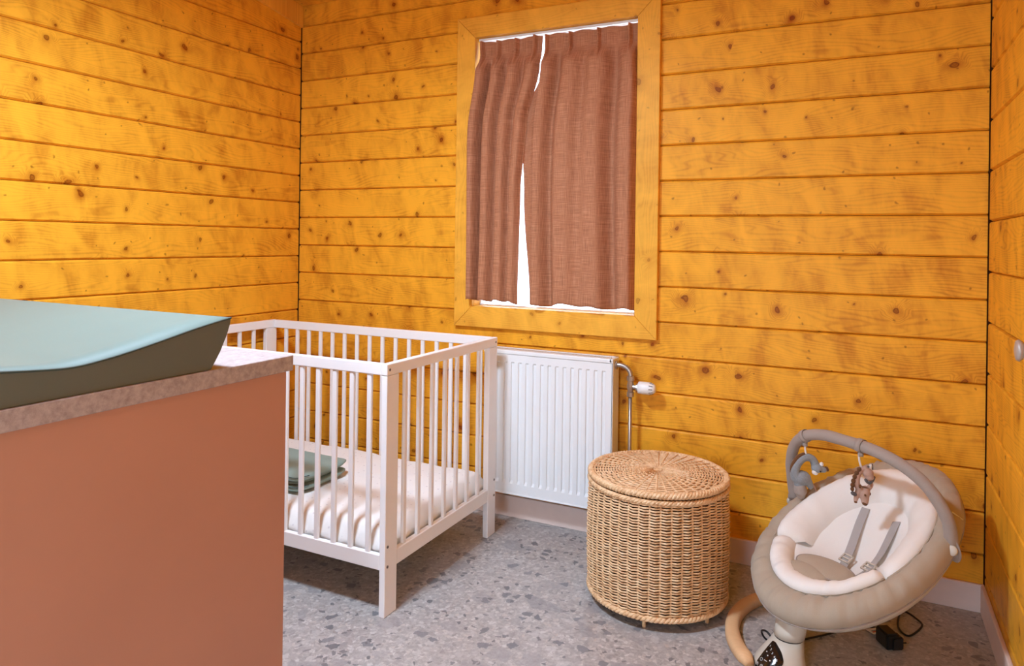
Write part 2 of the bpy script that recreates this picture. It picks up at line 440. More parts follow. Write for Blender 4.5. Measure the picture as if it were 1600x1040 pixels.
# mitred casing boards, grain along the board
ox0, ox1, oz0, oz1 = WX0-WO, WX1+WO, WZ0-WO, WZ1+WO
def casing(c, xa, L, W):
    """trapezium: long (outer) edge at -y local"""
    bm = NB(); t_ = .022; h = L/2; e = .0006; bv = .002
    f = lambda z, i: [V((-h+e+i, -W/2+i, z)), V((h-e-i, -W/2+i, z)), (V((h-W-e-i*.4, W/2-i, z))), V((-h+W+e+i*.4, W/2-i, z))]
    rows = [f(0, 0), f(t_-bv, 0), f(t_, bv)]
    vv = grid(bm, rows, False, True); cap(bm, vv[0], True); cap(bm, vv[2])
    bmesh.ops.recalc_face_normals(bm, faces=bm.faces)
    me = bpy.data.meshes.new('casing_board'); bm.to_mesh(me); bm.free(); me.materials.append(MAT['trim_wood'])
    o = bpy.data.objects.new('casing_board', me); COL.objects.link(o); o.parent = window
    za = V((0, -1, 0)); xa = V(xa); ya = za.cross(xa); m = Matrix((xa, ya, za)).transposed().to_4x4(); m.translation = V(c); o.matrix_local = m
xm, zm = (ox0+ox1)/2, (oz0+oz1)/2; cy_ = D-.0005
casing((xm, cy_, oz0+WO/2), (1, 0, 0), ox1-ox0, WO)
casing((xm, cy_, oz1-WO/2), (-1, 0, 0), ox1-ox0, WO)
casing((ox0+WO/2, cy_, zm), (0, 0, -1), oz1-oz0, WO)
casing((ox1-WO/2, cy_, zm), (0, 0, 1), oz1-oz0, WO)
# curtain track
bm = NB(); box(bm, (WX0+.004, D+.004, WZ1-.012), (WX1-.004, D+.024, WZ1-.001), .002)
tag(link('curtain_track', bm, 'plastic_white', origin=(xm, D+.014, WZ1-.012)), 'thin white curtain track at the top of the window', 'curtain track')

# curtains
def pw(tab, x):
    for (a, fa), (b_, fb) in zip(tab, tab[1:]):
        if x <= b_:
            f = (x-a)/(b_-a); f = f*f*(3-2*f); return fa+(fb-fa)*f
    return tab[-1][1]
def curtain(xl, xr, pleats, zb, label, gaps, fold=None, ret=0.0):
    """xl, xr: edge x against height fraction (0 top); fold: x of the front edge where a return turns back to the glass"""
    Nx, Nz = 170, 90; ztop = WZ1-.014; rows = []
    ps = [pleats[0]-.07]+pleats+[pleats[-1]+.07]
    def pidx(x):
        for i in range(len(ps)-1):
            if x <= ps[i+1]: return i+(x-ps[i])/(ps[i+1]-ps[i])
        return len(ps)-1.0
    x0, x1 = xl[0][1], xr[0][1]
    if fold: x0 = fold[0][1]
    for j in range(Nz+1):
        v = j/Nz; z = ztop-(ztop-zb)*v; row = []
        hd = max(0., min(1., (ztop-z-.060)/.085)); hd = hd*hd*(3-2*hd)          # 0 heading, 1 body
        for i in range(Nx+1):
            u = i/Nx; q = 0.0
            if ret and u < ret:
                q = 1-u/ret; x = pw(fold, v)+(pw(xl, v)-pw(fold, v))*q; xt = x0
            else:
                a = pw(fold, v) if fold else pw(xl, v); w_ = (u-ret)/(1-ret)
                x = a+(pw(xr, v)-a)*w_; xt = x0+(x1-x0)*w_
            ph = pidx(xt)
            ridge = sum(math.exp(-(abs(xt-p)/.0068)**2.6) for p in pleats)
            near = sum(math.exp(-((xt-p)/.030)**2) for p in pleats)
            wob = noise.noise(V((xt*5, z*1.1, 3)))
            body = math.cos(2*math.pi*(ph+wob*.10))*.5+.5
            body = 1-(1-body)**2.2
            gi = min(max(int(ph)-1, 0), len(gaps)-1); body = 1-(1-body)*gaps[gi]
            fall = min(1, v*2.5)
            y = D+.010 - (1-hd)*(ridge*.026) + (1-hd)*near*.004
            y -= hd*(.006+.030*fall + body*.058 - .018 + wob*.006)
            y += .0025*math.sin(xt*70+z*3)*hd
            y += hd*(math.sqrt(q)*.042)+(1-hd)*q*.01
            zz = z
            if j == 0: zz -= .004+.003*math.sin(xt*55)
            zz += v**6*(.005*math.cos(2*math.pi*ph)+.012*noise.noise(V((xt*7, 2, 8))))
            row.append(V((x, y, zz)))
        rows.append(row)
    bm = NB(); grid(bm, rows)
    o = link('curtain', bm, 'linen', smooth=True, origin=((x0+x1)/2, D, zb))
    s_ = o.modifiers.new('cloth', 'SOLIDIFY'); s_.thickness = .0016
    return tag(o, label, 'curtain', 'pleated brown window curtains')
curtain([(0, -1.546), (.12, -1.540), (.35, -1.566), (1, -1.560)], [(0, -1.238), (.12, -1.243), (.33, -1.290), (.6, -1.312), (1, -1.322)], [-1.531, -1.449, -1.36, -1.272], .932, 'narrower brown linen curtain hanging on the left half of the window', [1.0, .7, .6])
curtain([(0, -1.232), (.12, -1.232), (.33, -1.318), (.6, -1.300), (1, -1.268)], [(0, -.820), (.25, -.806), (1, -.806)], [-1.218, -1.11, -.985, -.852], .928, 'wider brown linen curtain hanging on the right half of the window', [.9, .4, 1.0], fold=[(0, -1.228), (.12, -1.226), (.35, -1.246), (1, -1.244)], ret=.12)

# ------------------------------------------------------------------ ceiling lamp (above the frame)
lx, ly = -1.36, 1.10; lz = 2.20; LR = .15
lamp = thing('ceiling_lamp', (lx, ly, lz), 'round drum lamp with opal diffuser hanging from the sloping ceiling above the changing table', 'lamp')
bm = NB(); lathe(bm, (lx, ly, lz), [(LR+.008, 0), (LR+.008, .075), (LR-.01, .085), (.02, .088)], 40); link('lamp_housing', bm, 'plastic_white', lamp)
bm = NB(); lathe(bm, (lx, ly, lz-.004), [(LR, 0), (LR, .003)], 40); link('diffuser', bm, 'opal', lamp)
bm = NB(); cyl(bm, (lx, ly, lz+.087), (lx, ly, ceil_z(ly)-.02), .009, 10); link('stem', bm, 'nickel', lamp)
bm = NB(); lathe(bm, (lx, ly, ceil_z(ly)-.02), [(.055, 0), (.055, .006), (.03, .03)], 20); link('canopy', bm, 'nickel', lamp)

# ------------------------------------------------------------------ changing dresser
DX, DY, DZ = -1.1896, 1.2638, .92
dx0, dy0 = -2.56, .38
dr = thing('changing_dresser', ((DX+dx0)/2, (DY+dy0)/2, 0), 'terracotta changing dresser with grey concrete-look worktop in the foreground', 'dresser')
pz = DZ-.036
bm = NB(); box(bm, (DX-.030, dy0+.02, 0), (DX-.012, DY-.010, pz), .001); link('side_panel', bm, 'terracotta', dr)
bm = NB(); box(bm, (dx0+.01, dy0+.02, 0), (dx0+.028, DY-.010, pz), .001); link('side_panel', bm, 'terracotta', dr)
bm = NB(); box(bm, (dx0+.028, DY-.036, 0), (DX-.030, DY-.012, pz), .001); link('back_panel', bm, 'terracotta', dr)
bm = NB(); box(bm, (dx0+.028, dy0+.045, .06), (DX-.030, DY-.036, .078), .001); link('bottom_board', bm, 'terracotta', dr)
for i in range(2):
    for j in range(3):
        wx = (DX-.030-dx0-.028)/2; hz = (pz-.07)/3
        lo = (dx0+.028+i*wx+.002, dy0+.02, .07+j*hz+.002); hi = (dx0+.028+(i+1)*wx-.002, dy0+.04, .07+(j+1)*hz-.002)
        bm = NB(); box(bm, lo, hi, .0015); d_ = link('drawer_front', bm, 'terracotta', dr)
bm = NB(); box(bm, (dx0, dy0, pz), (DX, DY, DZ), .0015); link('worktop', bm, 'slab', dr)

# changing mat: profile along Y, extruded along X
prof_top = [(.6345, .9872), (.6721, .9784), (.7069, .972), (.7544, .970), (.7996, .9744), (.8479, .9814), (.9132, .9933), (.9848, 1.0076), (1.0471, 1.0182), (1.0835, 1.0235)]
ym = .735
near = [(2*ym-y, z) for y, z in prof_top if y > .80][::-1]
prof_top = near + [q for q in prof_top if q[0] > .70 and q[0] > near[-1][0]+.01]
sm = smooth_path([V((0, y, z)) for y, z in prof_top], 5)
mx1, mx0 = DX-.006, DX-1.0
yb0, yb1 = 2*ym-1.034, 1.034
mat = thing('changing_mat', ((mx0+mx1)/2, ym, DZ), 'sage green wedge-sided changing mat lying on the dresser', 'changing mat')
bm = NB(); zb_ = DZ+.001
def mat_ring(x, ins):
    top = [V((x, ym+(p.y-ym)*(1-ins*.6), p.z-ins*.0)) for p in sm]
    tip1, tip0 = top[-1], top[0]
    r = [V((x, yb0+ins*.02, zb_))] + [V((x, yb0+(tip0.y-yb0)*t_+ins*.02*(1-t_)-.006*math.sin(t_*3.14), zb_+(tip0.z-.006-zb_)*t_)) for t_ in (.35, .7, .93)] + top
    r += [V((x, yb1+(tip1.y-yb1)*t_+.006*math.sin(t_*3.14), zb_+(tip1.z-.006-zb_)*t_)) for t_ in (.93, .7, .35)] + [V((x, yb1-ins*.02, zb_))]
    return r
N_ = 12
rows = [mat_ring(mx1-(mx1-mx0)*i/N_, 0) for i in range(N_+1)]
vv = grid(bm, rows, False, True); cap(bm, vv[0], True); cap(bm, vv[-1])
body = link('cushion', bm, 'mat_green', mat)
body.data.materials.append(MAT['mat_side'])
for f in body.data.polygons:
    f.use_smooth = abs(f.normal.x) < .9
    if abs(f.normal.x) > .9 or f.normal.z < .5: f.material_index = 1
for xe in (mx1, mx0):
    bm = NB(); tube(bm, [V((xe+(.0005 if xe == mx1 else -.0005), p.y, p.z-.001)) for p in sm], .0022, 6); link('piping', bm, 'piping', body, True)

# ------------------------------------------------------------------ crib
CX1, CX0, CY0, CY1 = -1.335, -2.560, 1.829, 2.580
PT, PW, RH, ZT = .022, .066, .037, .80
crib = thing('baby_crib', ((CX0+CX1)/2, (CY0+CY1)/2, 0), 'white wooden slatted baby crib standing beside the radiator', 'crib')
for x0 in (CX1-PT, CX0):
    for y0 in (CY0, CY1-PW):
        bm = NB(); box(bm, (x0, y0, 0), (x0+PT, y0+PW, ZT-RH-.0008), .002); link('post', bm, 'white_lacquer', crib)
    bm = NB(); box(bm, (x0-.0008, CY0-.0008, ZT-RH), (x0+PT+.0008, CY1+.0008, ZT), .003, 2); link('end_top_rail', bm, 'white_lacquer', crib)
    bm = NB(); box(bm, (x0+.001, CY0+PW, .145), (x0+PT-.001, CY1-PW, .195), .002); link('end_bottom_rail', bm, 'white_lacquer', crib)
for y0 in (CY0, CY1-.02):
    bm = NB(); box(bm, (CX0+PT+.001, y0, ZT-RH), (CX1-PT-.001, y0+.02, ZT), .003, 2); link('side_top_rail', bm, 'white_lacquer', crib)
    bm = NB(); box(bm, (CX0+PT, y0+.001, .147), (CX1-PT, y0+.019, .195), .002); link('side_bottom_rail', bm, 'white_lacquer', crib)
def slat_me():
    bm = NB(); box(bm, (-.009, -.0065, .190), (.009, .0065, ZT-RH+.005), .004, 2)
    bmesh.ops.recalc_face_normals(bm, faces=bm.faces)
    me = bpy.data.meshes.new('slat'); bm.to_mesh(me); bm.free(); me.materials.append(MAT['white_lacquer']); return me
SM = slat_me()
def slat(x, y, rz):
    o = bpy.data.objects.new('slat', SM); COL.objects.link(o); o.parent = crib
    o.location = V((x, y, 0))-crib.location; o.rotation_euler.z = rz
for y in (CY0+.010, CY1-.010):
    for i in range(16): slat(-1.4081-.0706*i, y, 0)
for x in (CX1-PT/2, CX0+PT/2):
    for i in range(7): slat(x, 1.944+.0834*i, math.pi/2)
bm = NB(); box(bm, (CX0+PT+.002, CY0+.022, .150), (CX1-PT-.002, CY1-.022, .163)); link('base_board', bm, 'white_lacquer', crib)
for y in (CY0+.014, CY1-.014):
    for z in (.781, .221, .158):
        bm = NB(); cyl(bm, (CX1-.004, y, z), (CX1+.0016, y, z), .0048, 12); s_ = link('screw', bm, 'screw', crib)
        bm = NB(); cyl(bm, (CX1+.001, y, z), (CX1+.0020, y, z), .0024, 6); link('socket', bm, 'dark', s_)

# mattress with crumpled sheet
mxa, mxb, mya, myb, mza, mzb = CX0+.034, CX1-.036, CY0+.034, CY1-.036, .166, .262
bm = NB(); NX, NY = 90, 56; rows = []
def mat_pt(i, j, top):
    u, v = i/NX, j/NY
    x = mxa+(mxb-mxa)*u; y = mya+(myb-mya)*v
    e = min(x-mxa, mxb-x, y-mya, myb-y); r = .045
    k = max(0, 1-e/r); dz = -.040*(1-math.sqrt(max(0, 1-k*k)))
    n = noise.noise(V((x*5, y*5, 1)))*.006 + noise.noise(V((x*16, y*16, 4)))*.0035*(1+2*k)
    return V((x, y, mzb+dz+n))
top = [[mat_pt(i, j, 1) for j in range(NY+1)] for i in range(NX+1)]
vv = grid(bm, top)
per = [vv[i][0] for i in range(NX)] + [vv[NX][j] for j in range(NY)] + [vv[NX-i][NY] for i in range(NX)] + [vv[0][NY-j] for j in range(NY)]
prev = per; cxm, cym = (mxa+mxb)/2, (mya+myb)/2
for lv, (fz, bul) in enumerate([(.80, .006), (.6, .009), (.4, .007), (.2, .004), (.0, -.006)]):
    ring = []
    for q, v0 in enumerate(per):
        c = v0.co; n = V((0, 0, 0))
        if abs(c.x-mxa) < 1e-4: n.x = -1
        if abs(c.x-mxb) < 1e-4: n.x = 1
        if abs(c.y-mya) < 1e-4: n.y = -1
        if abs(c.y-myb) < 1e-4: n.y = 1
        n.normalize()
        s_ = c.x*n.y*n.y + c.y*n.x*n.x
        wr = noise.noise(V((s_*22, lv*.8, 9)))*.008 + noise.noise(V((s_*55, lv*1.5, 2)))*.004
        ring.append(bm.verts.new(V((c.x, c.y, mza+(c.z-mza)*fz+noise.noise(V((s_*30, lv, 5)))*.004*(fz > 0))) + n*(bul+wr*.9)))
    for q in range(len(per)):
        bm.faces.new((prev[q], prev[(q+1) % len(per)], ring[(q+1) % len(per)], ring[q]))
    prev = ring
cap(bm, prev)
mt = tag(link('crib_mattress', bm, 'sheet', smooth=True, origin=(cxm, cym, mza)), 'white dotted fitted sheet on the mattress inside the crib', 'mattress')

# folded blanket: a stack of folded layers with a rounded right end
bx0, bx1, by0, by1 = -2.28, -1.800, 1.95, 2.235
bl = thing('folded_blanket', ((bx0+bx1)/2, (by0+by1)/2, mzb), 'folded sage green blanket lying on the crib mattress', 'blanket')
def blanket_layer(z0, th, inset, nm):
    bm = NB(); rows = []; NXb, n = 26, 20
    for i in range(NXb+1):
        u = i/NXb; x = bx0+inset*.3+(bx1-bx0-inset)*u
        rnd = math.sqrt(max(0, 1-max(0, (u-.93)/.07)**2))           # rounded right end in plan
        ya, yb = by0+inset*.5+(1-rnd)*.05, by1-inset*.4-(1-rnd)*.05
        ring = []
        for k in range(n):
            a = 2*math.pi*k/n; cc, ss = math.cos(a), math.sin(a)
            yy = (ya+yb)/2+(yb-ya)/2*math.copysign(abs(cc)**.35, cc)
            zz = z0+th/2+th/2*math.copysign(abs(ss)**.6, ss)*(.55+.45*rnd)
            zz += noise.noise(V((x*7, yy*7, z0*20)))*.004
            ring.append(V((x, yy, zz)))
        rows.append(ring)
    vv = grid(bm, rows, False, True); cap(bm, vv[0], True); cap(bm, vv[-1])
    return link(nm, bm, 'blanket', bl, True)
for q, (z0, th, ins) in enumerate([(mzb+.009, .022, .004), (mzb+.030, .018, .030), (mzb+.047, .020, .0)]):
    lay = blanket_layer(z0, th, ins, 'folded_layer')
    bm = NB(); pts = []
    for i in range(30):
        u = i/29; x = bx0+ins*.3+(bx1-bx0-ins)*u; rnd = math.sqrt(max(0, 1-max(0, (u-.93)/.07)**2))
        pts.append(V((x, by0+ins*.5+(1-rnd)*.05-.0005, z0+th*.98)))
    tube(bm, pts, .0016, 5); link('edging', bm, 'stitch', lay, True)

# ------------------------------------------------------------------ radiator
rx0, rx1, ry0, ry1, rz0, rz1 = -1.445, -.871, D-.1, D-.028, .135, .735
rad = thing('panel_radiator', ((rx0+rx1)/2, D-.06, rz0), 'white ribbed panel radiator mounted under the window', 'radiator')
# ribbed front panel
pitch = .0333; nrib = int((rx1-rx0-.03)/pitch); m0 = ((rx1-rx0)-nrib*pitch)/2
xs = [(rx0+.004, 0)]
for i in range(nrib):
    a = rx0+m0+i*pitch
    xs += [(a+.0085, 0), (a+.0115, 1), (a+.0215, 1), (a+.0245, 0)]
xs.append((rx1-.004, 0))
zs = [(rz0, 0), (rz0+.042, 0), (rz0+.056, 1), (rz1-.054, 1), (rz1-.048, 0), (rz1-.018, 0)]
bm = NB()
rows = [[V((x, ry0+.0055*cx_*cz_, z)) for z, cz_ in zs] for x, cx_ in xs]
vv = grid(bm, rows)
for seq, n_ in ((vv[0], 0), (vv[-1], 0)): pass
back = [[bm.verts.new(V((x, ry0+.014, z))) for z in (rz0, rz1-.018)] for x in (rx0+.004, rx1-.004)]
fp = link('front_panel', bm, 'rad', rad)
bm = NB(); box(bm, (rx0+.006, ry0+.008, rz0+.006), (rx1-.006, ry1, rz1-.03)); link('convector_core', bm, 'rad_dark', rad)
for x0, x1 in ((rx0, rx0+.004), (rx1-.004, rx1)):
    bm = NB(); box(bm, (x0, ry0+.003, rz0+.004), (x1, ry1+.008, rz1-.010), .0015); link('side_cover', bm, 'rad', rad)
bm = NB(); box(bm, (rx0+.002, ry0-.001, rz1-.018), (rx1-.002, ry0+.014, rz1), .004, 2); box(bm, (rx0+.002, ry1-.004, rz1-.018), (rx1-.002, ry1+.010, rz1), .004, 2)
box(bm, (rx0-.001, ry0-.001, rz1-.016), (rx0+.016, ry1+.010, rz1), .004, 2); box(bm, (rx1-.016, ry0-.001, rz1-.016), (rx1+.001, ry1+.010, rz1), .004, 2)
gr = link('top_grille', bm, 'rad', rad)
bm = NB(); nb = 66
for i in range(nb):
    x = rx0+.02+(rx1-rx0-.04)*i/(nb-1); box(bm, (x-.0019, ry0+.013, rz1-.006), (x+.0019, ry1-.003, rz1-.002))
box(bm, (rx0+.015, (ry0+ry1)/2-.001, rz1-.006), (rx1-.015, (ry0+ry1)/2+.004, rz1-.0018))
tag(link('grille_bars', bm, 'rad', gr), kind='stuff')
bm = NB(); box(bm, (rx0+.004, ry0-.002, rz0-.004), (rx1-.004, ry0+.012, rz0+.004), .003, 2); link('bottom_edge', bm, 'rad', rad)
for x in (rx0+.12, rx1-.12):
    bm = NB(); box(bm, (x-.015, ry1, .25), (x+.015, D-.001, .65)); link('wall_bracket', bm, 'rad_dark', rad)
# valve and pipe
vy = D-.06; vx = -.811
bm = NB(); tube(bm, smooth_path([(rx1-.003, vy, .708), (rx1+.020, vy, .708), (rx1+.044, vy, .700), (vx-.002, vy, .684), (vx, vy, .665), (vx, vy, .65)], 4), .0095, 12); link('elbow_pipe', bm, 'nickel', rad, True)
bm = NB(); cyl(bm, (rx1-.001, vy, .708), (rx1+.006, vy, .708), .018, 16); link('collar', bm, 'nickel', rad)
bm = NB(); lathe(bm, (vx, vy, .588), [(.0105, 0), (.0145, .001), (.0145, .018), (.0105, .020), (.013, .03), (.0145, .04), (.013, .052), (.0105, .062), (.0155, .064), (.0155, .080), (.011, .082)], 8); vb = link('valve_body', bm, 'nickel', rad)
bm = NB(); cyl(bm, (vx, vy, .6425-.015), (vx+.032, vy, .6425-.015), .0085, 12); cyl(bm, (vx+.024, vy, .6275), (vx+.034, vy, .6275), .0145, 8); link('valve_neck', bm, 'nickel', vb)
bm = NB(); lathe(bm, (vx+.032, vy, .6275), [(.019, 0), (.0235, .002), (.0245, .02), (.0240, .042), (.021, .056), (.015, .066), (.006, .070)], 20, (1, 0, 0)); th_ = link('thermostatic_head', bm, 'plastic_white', rad, True)
for a in range(10):
    ang = 2*math.pi*a/10
    bm = NB(); u = V((0, math.cos(ang), math.sin(ang)))
    tube(bm, [V((vx+.032+.046, vy, .6275))+u*.0233, V((vx+.032+.060, vy, .6275))+u*.0188], .0016, 5); link('slot', bm, 'dark', th_)
bm = NB(); cyl(bm, (vx, vy, 0.0), (vx, vy, .59), .0075, 12); link('pipe', bm, 'nickel', rad, True)

# ------------------------------------------------------------------ wicker basket
kx, ky, kr, kh = -.6106, 2.371, .2338, .4296
bk = thing('wicker_basket', (kx, ky, 0), 'round lidded wicker basket standing in front of the radiator pipe', 'basket')
NS = 42
def ringpt(r, a, z): return V((kx+r*math.cos(a), ky+r*math.sin(a), z))
def prof_r(z): return kr*(.965 + .022*math.sin(min(1, max(0, (z-.03)/.37))*math.pi))
bm = NB(); zs0, zs1, nrow = .052, .386, 40; seg = NS*4
for rI in range(nrow):
    z = zs0+(zs1-zs0)*rI/(nrow-1); R = prof_r(z)
    pts = []
    for k in range(seg):
        a = 2*math.pi*k/seg
        r = R + .0030*math.cos(NS*a) + .0010*math.cos(NS*a/2+rI*math.pi) + .0006*noise.noise(V((a*9, rI*3.1, 0)))
        pts.append(ringpt(r, a, z+.0010*noise.noise(V((a*7, rI*1.7, 5)))))
    tube(bm, pts, .0029, 6, closed=True, up=(0, 0, 1))
tag(link('woven_side', bm, 'rattan', bk, True), kind='stuff')
bm = NB()
for k in range(NS):
    a = 2*math.pi*(k+.5)/NS
    tube(bm, [ringpt(prof_r(z)-.0035, a, z) for z in (.03, .12, .22, .32, .40)], .0030, 5)
tag(link('stakes', bm, 'rattan', bk, True), kind='stuff')
bm = NB(); rows = [[ringpt(prof_r(z)-.008, 2*math.pi*k/48, z) for k in range(48)] for z in (.032, .12, .22, .32, .402)]
vv = grid(bm, rows, False, True); cap(bm, vv[0]); link('liner', bm, 'rattan_dark', bk, True)
def rope(z, R, rad_, strands, turns, name, parent=None):
    bm = NB(); n = 260
    for s_ in range(strands):
        pts = []
        for k in range(n):
            a = 2*math.pi*k/n; p = turns*a+2*math.pi*s_/strands
            pts.append(ringpt(R+rad_*.55*math.cos(p), a, z+rad_*.55*math.sin(p)))
        tube(bm, pts, rad_*.62, 6, closed=True, up=(0, 0, 1))
    return link(name, bm, 'rattan', parent or bk, True)
rope(.038, kr*.962, .0095, 3, 34, 'bottom_rim')
rope(.396, kr*.972, .0080, 3, 38, 'top_rim')
# lid
bm = NB(); rows = [[ringpt(r, 2*math.pi*k/48, kh-.016+dz) for k in range(48)] for r, dz in ((.006, .007), (.12, .005), (kr-.012, 0.0))]
vv = grid(bm, rows, False, True); cap(bm, vv[0], True); lid = link('lid', bm, 'rattan_dark', bk, True)
bm = NB(); rr = .012; i = 0
NSL = 40
while rr < kr-.014:
    pts = []; seg = 160 if rr > .05 else 64
    ns = NSL if rr > .085 else NSL/2
    for k in range(seg):
        a = 2*math.pi*k/seg
        pts.append(ringpt(rr+.0008*noise.noise(V((a*6, i*2.3, 1))), a, kh-.0095+.007*(1-rr/kr)+.0016*math.cos(ns*a/2+i*math.pi)))
    tube(bm, pts, .0034, 6, closed=True, up=(0, 0, 1)); rr += .0090; i += 1
tag(link('woven_top', bm, 'rattan', lid, True), kind='stuff')
bm = NB()
for k in range(NSL):
    a = 2*math.pi*(k+.5)/NSL; tube(bm, [ringpt(r, a, kh-.0072+.007*(1-r/kr)) for r in (.02, .10, kr-.012)], .0026, 6)
ellipsoid(bm, (kx, ky, kh-.002), (.014, 0, 0), (0, .014, 0), (0, 0, .003))
tag(link('spokes', bm, 'rattan', lid, True), kind='stuff')
rope(kh-.012, kr-.010, .0105, 3, 40, 'lid_rim', lid)
for k in range(6):
    a = 2*math.pi*(k+.12)/6-1.62
    bm = NB(); c = ringpt(kr*.88, a, 0); lathe(bm, c, [(.005, 0), (.0065, .004), (.0055, .03), (.0055, .045)], 10); link('foot', bm, 'rattan', bk, True)

# ------------------------------------------------------------------ baby bouncer
C0 = V((-.007, 2.366, .327)); az, ti = math.radians(40), math.radians(27.6)
HD = V((math.sin(az), math.cos(az), 0)); BB = V((math.cos(az), -math.sin(az), 0)); AA = HD*math.cos(ti)+V((0, 0, math.sin(ti))); NN = BB.cross(AA)
LA, LB = .353, .250
bo = thing('baby_bouncer', (-.10, 2.31, 0), 'taupe and cream baby bouncer swing on a wooden ring base in the corner', 'bouncer')
def sp(rho, phi, n_):
    """seat point: rho 1 = rim, phi 0 = right side, 90 = head"""
    s_, t_ = LA*rho*math.sin(phi), LB*rho*math.cos(phi)
    t_ *= 1-.06*math.sin(phi)                               # slightly egg shaped
    return C0+AA*s_+BB*t_+NN*n_
NP = 240
PH = [2*math.pi*k/NP for k in range(NP)]
def lerp(tab, x):
    for (a, fa), (b_, fb) in zip(tab, tab[1:]):
        if x <= b_: return fa+(fb-fa)*(x-a)/(b_-a)
    return tab[-1][1]
# plastic shell
bm = NB(); rows = []
for q, n_ in [(.975, .0), (.998, -.016), (.998, -.027), (.972, -.042), (.90, -.068), (.78, -.096), (.64, -.123), (.45, -.134), (.2, -.139), (.02, -.140)]:
    rows.append([sp(q, p, n_) + NN*0 for p in PH])
vv = grid(bm, rows, False, True); cap(bm, vv[-1]); link('shell', bm, 'beige_shell', bo, True)
# puffy taupe rim
bm = NB(); rows = []
tab = [(1.012, -.020), (1.018, -.006), (1.005, .012), (.965, .026), (.91, .034), (.85, .032), (.79, .022), (.74, .004), (.70, -.020), (.66, -.045)]
for i, (q, n_) in enumerate(tab):
    row = []
    for p in PH:
        d = p*2.2
        wr = noise.noise(V((math.cos(p)*9, math.sin(p)*9, q*6)))*.004 + noise.noise(V((math.cos(p)*26, math.sin(p)*26, q*4)))*.0035*(1 if 1 < i < 9 else .4)
        gz = noise.noise(V((math.cos(p)*5, math.sin(p)*5, 11)))
        wr += .0030*max(0, math.sin(p*46+gz*9))**3*(.3+.7*abs(gz)*2)*(1 if i in (2, 3, 4, 7, 8) else .35)
        row.append(sp(q+wr*.8, p, n_+wr*1.5))
    rows.append(row)
grid(bm, rows, False, True); seat = link('seat_rim', bm, 'taupe', bo, True)
# dark seam line between rim and shell
bm = NB(); tube(bm, [sp(1.012, p, -.022) for p in PH], .0022, 5, closed=True); link('seam', bm, 'taupe_bar', seat, True)
# inner dish
def dish_n(s_, t_):
    r2 = (s_/(.62*LA))**2+(t_/(.62*LB))**2
    dep = lerp([(-.35, .075), (-.15, .085), (0, .062), (.15, .035), (.35, .015)], s_)
    return -.004-dep*max(0, 1-r2)
bm = NB(); rows = []
for q in [.66, .60, .54, .48, .42, .36, .28, .2, .1, .02]:
    row = []
    for p in PH:
        s_, t_ = LA*q*math.sin(p), LB*q*math.cos(p)
        row.append(sp(q, p, dish_n(s_, t_)+noise.noise(V((s_*12, t_*12, 3)))*.003))
    rows.append(row)
vv = grid(bm, rows, False, True); cap(bm, vv[-1]); link('seat_liner', bm, 'cream', bo, True)
# cream cushions: head roll and foot roll
def roll(ph0, ph1, tab, name, lift=0.0, n=70):
    bm = NB(); rows = []
    for k in range(n+1):
        f = k/n; p = math.radians(ph0+(ph1-ph0)*f)
        e = min(1, min(f, 1-f)/.07); e = math.sqrt(max(0, 1-(1-e)**2))
        row = []
        for (q, n_) in tab:
            wr = noise.noise(V((math.cos(p)*14, math.sin(p)*14, q*5)))*.0035+noise.noise(V((math.cos(p)*4, math.sin(p)*4, q*3+5)))*.006
            mid = (tab[0][0]+tab[-1][0])/2
            s_ = LA*q*math.sin(p)
            row.append(sp(mid+(q-mid)*(.75+.25*e), p, (n_-.01)*e-.0+wr+lift))
        rows.append(row)
    vv = grid(bm, rows); cap(bm, vv[0], True); cap(bm, vv[-1])
    return link(name, bm, 'cream', bo, True)
htab = [(.81, .024), (.82, .036), (.80, .047), (.75, .053), (.69, .051), (.62, .042), (.55, .024), (.50, .002), (.47, -.030)]
ftab = [(.79, .022), (.80, .036), (.78, .047), (.74, .051), (.69, .048), (.64, .034), (.61, .010), (.58, -.040)]
hr = roll(-24, 214, htab, 'head_cushion'); fr = roll(212, 338, ftab, 'foot_cushion', .003)
for own, tb, p0, p1 in ((hr, .797, -22, 212), (fr, .777, 214, 336)):
    bm = NB(); tube(bm, [sp(tb+.015, math.radians(p0+(p1-p0)*k/60), .026) for k in range(61)], .0030, 6); link('piping', bm, 'taupe', own, True)
# straps
def on_dish(s_, t_, up=.006): return C0+AA*s_+BB*t_+NN*(dish_n(s_, t_)+up)
def strap(st, wid, name):
    pts = smooth_path([V((a, c, u)) for a, c, u in st], 5); bm = NB(); rows = []
    for i, p in enumerate(pts):
        tg = (pts[min(i+1, len(pts)-1)]-pts[max(i-1, 0)]); tg.z = 0; tg.normalize(); pr = V((-tg.y, tg.x, 0))
        c = [p+pr*wid/2, p-pr*wid/2]
        top = [on_dish(q.x, q.y, p.z) for q in c]; bot = [on_dish(q.x, q.y, p.z-.002) for q in c]
        rows.append([top[0], top[1], bot[1], bot[0]])
    vv = grid(bm, rows, False, True); cap(bm, vv[0], True); cap(bm, vv[-1])
    return link(name, bm, 'strap', bo)
s1 = strap([(.125, -.066, .004), (.06, -.050, .012), (-.02, -.025, .016), (-.09, .0, .014), (-.14, .02, .010)], .024, 'harness_strap')
s2 = strap([(.125, .040, .004), (.06, .055, .012), (-.02, .072, .016), (-.09, .078, .016), (-.15, .060, .012)], .024, 'harness_strap')
s3 = strap([(-.11, .118, .030), (-.14, .085, .018), (-.165, .05, .014), (-.18, .02, .014)], .026, 'waist_strap')
